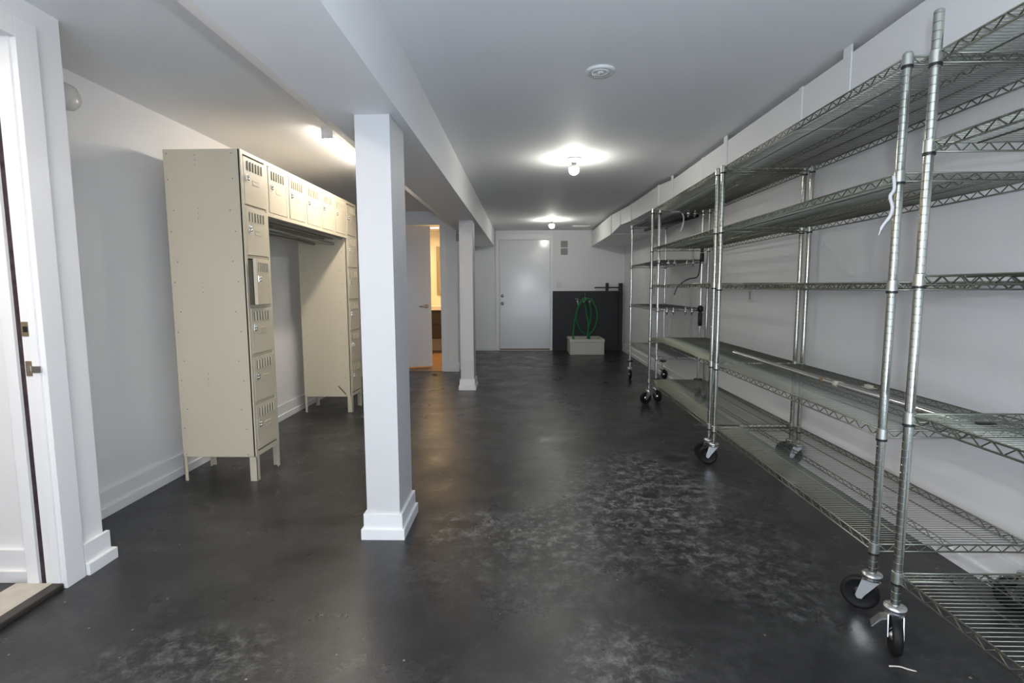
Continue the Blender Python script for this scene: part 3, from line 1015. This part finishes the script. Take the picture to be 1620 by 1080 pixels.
def strip_light(x, y0, y1, label, tube_mat='tube'):
    t = thing('strip_light', label, 'ceiling light', (x, (y0 + y1) / 2, CEIL), 'strip lights of the locker side')
    obj('housing', B((x - 0.040, x + 0.040, y0, y1, CEIL - 0.050, CEIL), bev=0.003), M['lampwhite'], t)
    for yy in (y0, y1 - 0.012):
        obj('end_cap', B((x - 0.040, x + 0.040, yy, yy + 0.012, CEIL - 0.076, CEIL - 0.049), bev=0.002), M['lampwhite'], t)
    bm = B((x - 0.037, x + 0.037, y0 + 0.013, y1 - 0.013, CEIL - 0.070, CEIL - 0.0505), bev=0.006)
    obj('diffuser', bm, M[tube_mat], t)


strip_light(-1.315, 3.60, 4.82, 'lit fluorescent strip light on the ceiling in front of the lockers')
strip_light(-1.315, 0.0, 1.22, 'fluorescent strip light on the ceiling nearer the entry door', 'tube_near')

# round fitting high on the left wall
t = thing('wall_lamp', 'round dish-shaped fitting high on the wall behind the left corner', 'wall light', (WL, 2.655, 2.07))
bm = bmesh.new()
lathe(bm, [(0.0, 0.0), (0.055, 0.0), (0.055, 0.012), (0.0, 0.012)], (WL, 2.615, 2.135), (1, 0, 0), 24)
obj('back_plate', bm, M['lampwhite'], t)
bm = bmesh.new()
lathe(bm, [(0.05, 0.012), (0.062, 0.016), (0.064, 0.024), (0.055, 0.045), (0.03, 0.058), (0, 0.062)], (WL, 2.615, 2.135), (1, 0, 0), 28)
obj('glass_dish', bm, M['glass'], t)
bm = bmesh.new()
tube(bm, [(WL + 0.008, 2.60, 2.08), (WL + 0.008, 2.60, 1.87)], 0.006, 8)
obj('warm_shadow_line', bm, M['brass'], t)  # brass tube stands in for the warm-lit strip of shadow by the corner

# ------------------------------------------------------------------ far end wall things
tag(obj('splash_panel', B((0.545, WR - 0.033, WB - 0.012, WB - 0.0005, 0.0, 1.135), bev=0.001), M['panel']), 'black splash panel covering the lower end wall behind the sink', 'panel')
# two grey wall vents
for z, lb in ((1.955, 'upper of two small grey square vents on the end wall'), (1.815, 'lower of two small grey square vents on the end wall')):
    t = thing('wall_vent', lb, 'vent', (0.76, WB, z), 'square vents on the end wall')
    obj('vent_plate', B((0.695, 0.825, WB - 0.010, WB, z, z + 0.122), bev=0.002), M['vent'], t)
    bm = bmesh.new()
    for i in range(6):
        box(bm, 0.705, 0.815, WB - 0.015, WB - 0.009, z + 0.010 + i * 0.018, z + 0.018 + i * 0.018)
    obj('vent_blades', bm, M['vent'], t)
# black rail with brackets
t = thing('wall_rail', 'black bar on brackets above the black splash panel', 'rail', (1.62, WB, 1.19))
bm = bmesh.new()
tube(bm, [(1.33, WB - 0.06, 1.197), (1.86, WB - 0.06, 1.197)], 0.012, 10)
obj('rail_bar', bm, M['black'], t)
for x0, x1, za, zb in ((1.545, 1.595, 1.137, 1.285), (1.79, 1.86, 1.137, 1.28)):
    obj('bracket', B((x0, x1, WB - 0.078, WB, za, zb), bev=0.006), M['black'], t)
tag(obj('corner_post', B((1.80, 1.866, WB - 0.075, WB - 0.013, 0, 1.136), bev=0.004), M['black']), 'black upright post in the corner beside the splash panel', 'post')

# mop sink
t = thing('mop_sink', 'cream box-shaped mop sink on the floor by the end wall', 'sink', (1.12, 9.69, 0))
sx0, sx1, sy0, sy1, sz = 0.825, 1.435, 9.365, 10.02, 0.272
th = 0.03
bm = B((sx0, sx1, sy0, sy0 + th, 0, sz), (sx0, sx1, sy1 - th, sy1, 0, sz), (sx0, sx0 + th, sy0 + th, sy1 - th, 0, sz), (sx1 - th, sx1, sy0 + th, sy1 - th, 0, sz), (sx0 + th, sx1 - th, sy0 + th, sy1 - th, 0.0, 0.05), bev=0.004)
obj('basin', bm, M['sink'], t)
bm = B((sx0 - 0.008, sx1 + 0.008, sy0 - 0.008, sy0 + th + 0.012, sz - 0.045, sz + 0.004), (sx0 - 0.008, sx1 + 0.008, sy1 - th - 0.01, sy1, sz - 0.045, sz + 0.004),
       (sx0 - 0.008, sx0 + th + 0.01, sy0 + th, sy1 - th, sz - 0.045, sz + 0.004), (sx1 - th - 0.01, sx1 + 0.008, sy0 + th, sy1 - th, sz - 0.045, sz + 0.004), bev=0.005)
obj('rim', bm, M['sink'], t)
bm = bmesh.new()
lathe(bm, [(0, 0.05), (0.045, 0.05), (0.045, 0.054), (0.02, 0.056), (0, 0.053)], (1.13, 9.7, 0), (0, 0, 1), 20)
obj('drain', bm, M['chrome'], t)


def P(u, v, y):
    """splash-panel drawing coordinates (crop pixels of the hose close-up) to a world point on depth y"""
    x = (860 + u / 7.713 - 829.2) / 829.5 * y * 1.0
    px, py = 860 + u / 7.713, 460 + v / 7.713
    d = RT * ((px - 810) / 829.5) + FW - UP * ((py - 540) / 829.5)
    k = y / d.y
    return Vector((d.x * k, y, 1.2 + d.z * k))


# taps
for i, (u, v, lb) in enumerate(((415, 130, 'chrome wall tap on the splash panel, left of three'), (492, 135, 'chrome wall tap on the splash panel, middle of three'), (560, 135, 'chrome wall tap on the splash panel, right of three'))):
    p = P(u, v, 10.0)
    t = thing('wall_tap', lb, 'tap', (p.x, 10.02, p.z), 'taps over the mop sink')
    bm = bmesh.new()
    lathe(bm, [(0.03, 0), (0.03, 0.008), (0.014, 0.012), (0.014, 0.05)], (p.x, 10.026, p.z), (0, -1, 0), 16)
    tube(bm, smooth_path([(p.x, 9.985, p.z), (p.x, 9.955, p.z - 0.004), (p.x, 9.94, p.z - 0.03), (p.x, 9.938, p.z - 0.055)], 4), 0.012, 10)
    obj('spout', bm, M['chrome'], t)
    bm = bmesh.new()
    tube(bm, [(p.x, 9.985, p.z), (p.x, 9.985, p.z + 0.045)], 0.006, 8)
    dx = -1 if i == 0 else 1
    tube(bm, [(p.x - 0.012 * dx, 9.985, p.z + 0.047), (p.x + 0.05 * dx, 9.98, p.z + 0.052)], 0.009, 8)
    obj('tap_lever', bm, M['chrome'], t)
bm = bmesh.new()
q = P(505, 100, 9.99)
tube(bm, [(q.x, 10.022, q.z + 0.11), (q.x, 9.985, q.z + 0.11), (q.x, 9.985, q.z)], 0.005, 8)
tube(bm, smooth_path([(q.x, 9.985, q.z), (q.x, 9.95, q.z - 0.03), (q.x, 9.86, q.z - 0.025), (q.x, 9.845, q.z + 0.01)], 4), 0.007, 8)
tag(obj('hose_hook', bm, M['galv']), 'thin metal hook on the splash panel carrying the green hoses', 'hook')


def hose(strands, label):
    bm = bmesh.new()
    for s in strands:
        tube(bm, smooth_path([P(u, v, y) for u, v, y in s], 8), 0.0165, 10)
    return tag(obj('garden_hose', bm, M['green']), label, 'hose', 'green hoses on the splash panel')


hose([[(372, 610, 9.72), (360, 560, 9.80), (368, 450, 9.88), (385, 330, 9.90), (418, 200, 9.90), (470, 105, 9.90), (515, 88, 9.90), (585, 115, 9.90), (635, 200, 9.90), (655, 300, 9.90),
       (640, 400, 9.90), (600, 485, 9.90), (545, 525, 9.90), (480, 510, 9.89), (430, 450, 9.88), (400, 350, 9.87), (410, 250, 9.87), (440, 170, 9.87), (490, 105, 9.86), (540, 100, 9.86)]],
     'green hose looped over the hook with its end in the sink')
hose([[(490, 140, 9.935), (505, 175, 9.93), (522, 260, 9.93), (542, 380, 9.93), (545, 480, 9.90), (556, 560, 9.84), (560, 612, 9.74)],
      ],
     'left of two green hoses hanging straight down into the sink')
hose([[(558, 150, 9.935), (572, 200, 9.93), (578, 280, 9.93), (562, 400, 9.92), (545, 480, 9.85), (538, 560, 9.80), (540, 612, 9.70)]],
     'right of two green hoses hanging straight down into the sink')

# plates
tag(obj('outlet_plate', B((0.625, 0.705, WB - 0.008, WB, 1.19, 1.31), bev=0.003), M['plate']), 'small pale blank outlet plate on the end wall above the splash panel', 'outlet plate')
for y, z, lb in ((7.72, 1.29, 'pale switch plate on the right wall seen through the farthest rack'), (7.72, 1.08, 'pale outlet plate on the right wall below the switch plate'),
                 (4.45, 1.07, 'white outlet plate on the right wall behind the third rack')):
    t = thing('outlet_plate', lb, 'outlet plate', (WR, y, z))
    obj('plate', B((WR - 0.008, WR, y - 0.036, y + 0.036, z, z + 0.115), bev=0.002), M['plate'], t)
    obj('socket', B((WR - 0.011, WR - 0.007, y - 0.014, y + 0.014, z + 0.025, z + 0.09), bev=0.002), M['vent'], t)
tag(obj('alarm_box', B((-0.955, -0.917, 7.47, 7.5, 1.855, 1.955), bev=0.004), M['vent']), 'small dark box high at the end of the bathroom wall', 'box')

# splinter on the floor by the nearest caster
bm = bmesh.new()
tube(bm, smooth_path([(1.155, 1.575, 0.003), (1.185, 1.572, 0.004), (1.205, 1.560, 0.004), (1.225, 1.553, 0.003)], 3), [0.0022] * 9 + [0.001], 6)
tag(obj('wood_splinter', bm, M['paper']), 'thin pale splinter on the floor by the nearest caster', 'splinter')
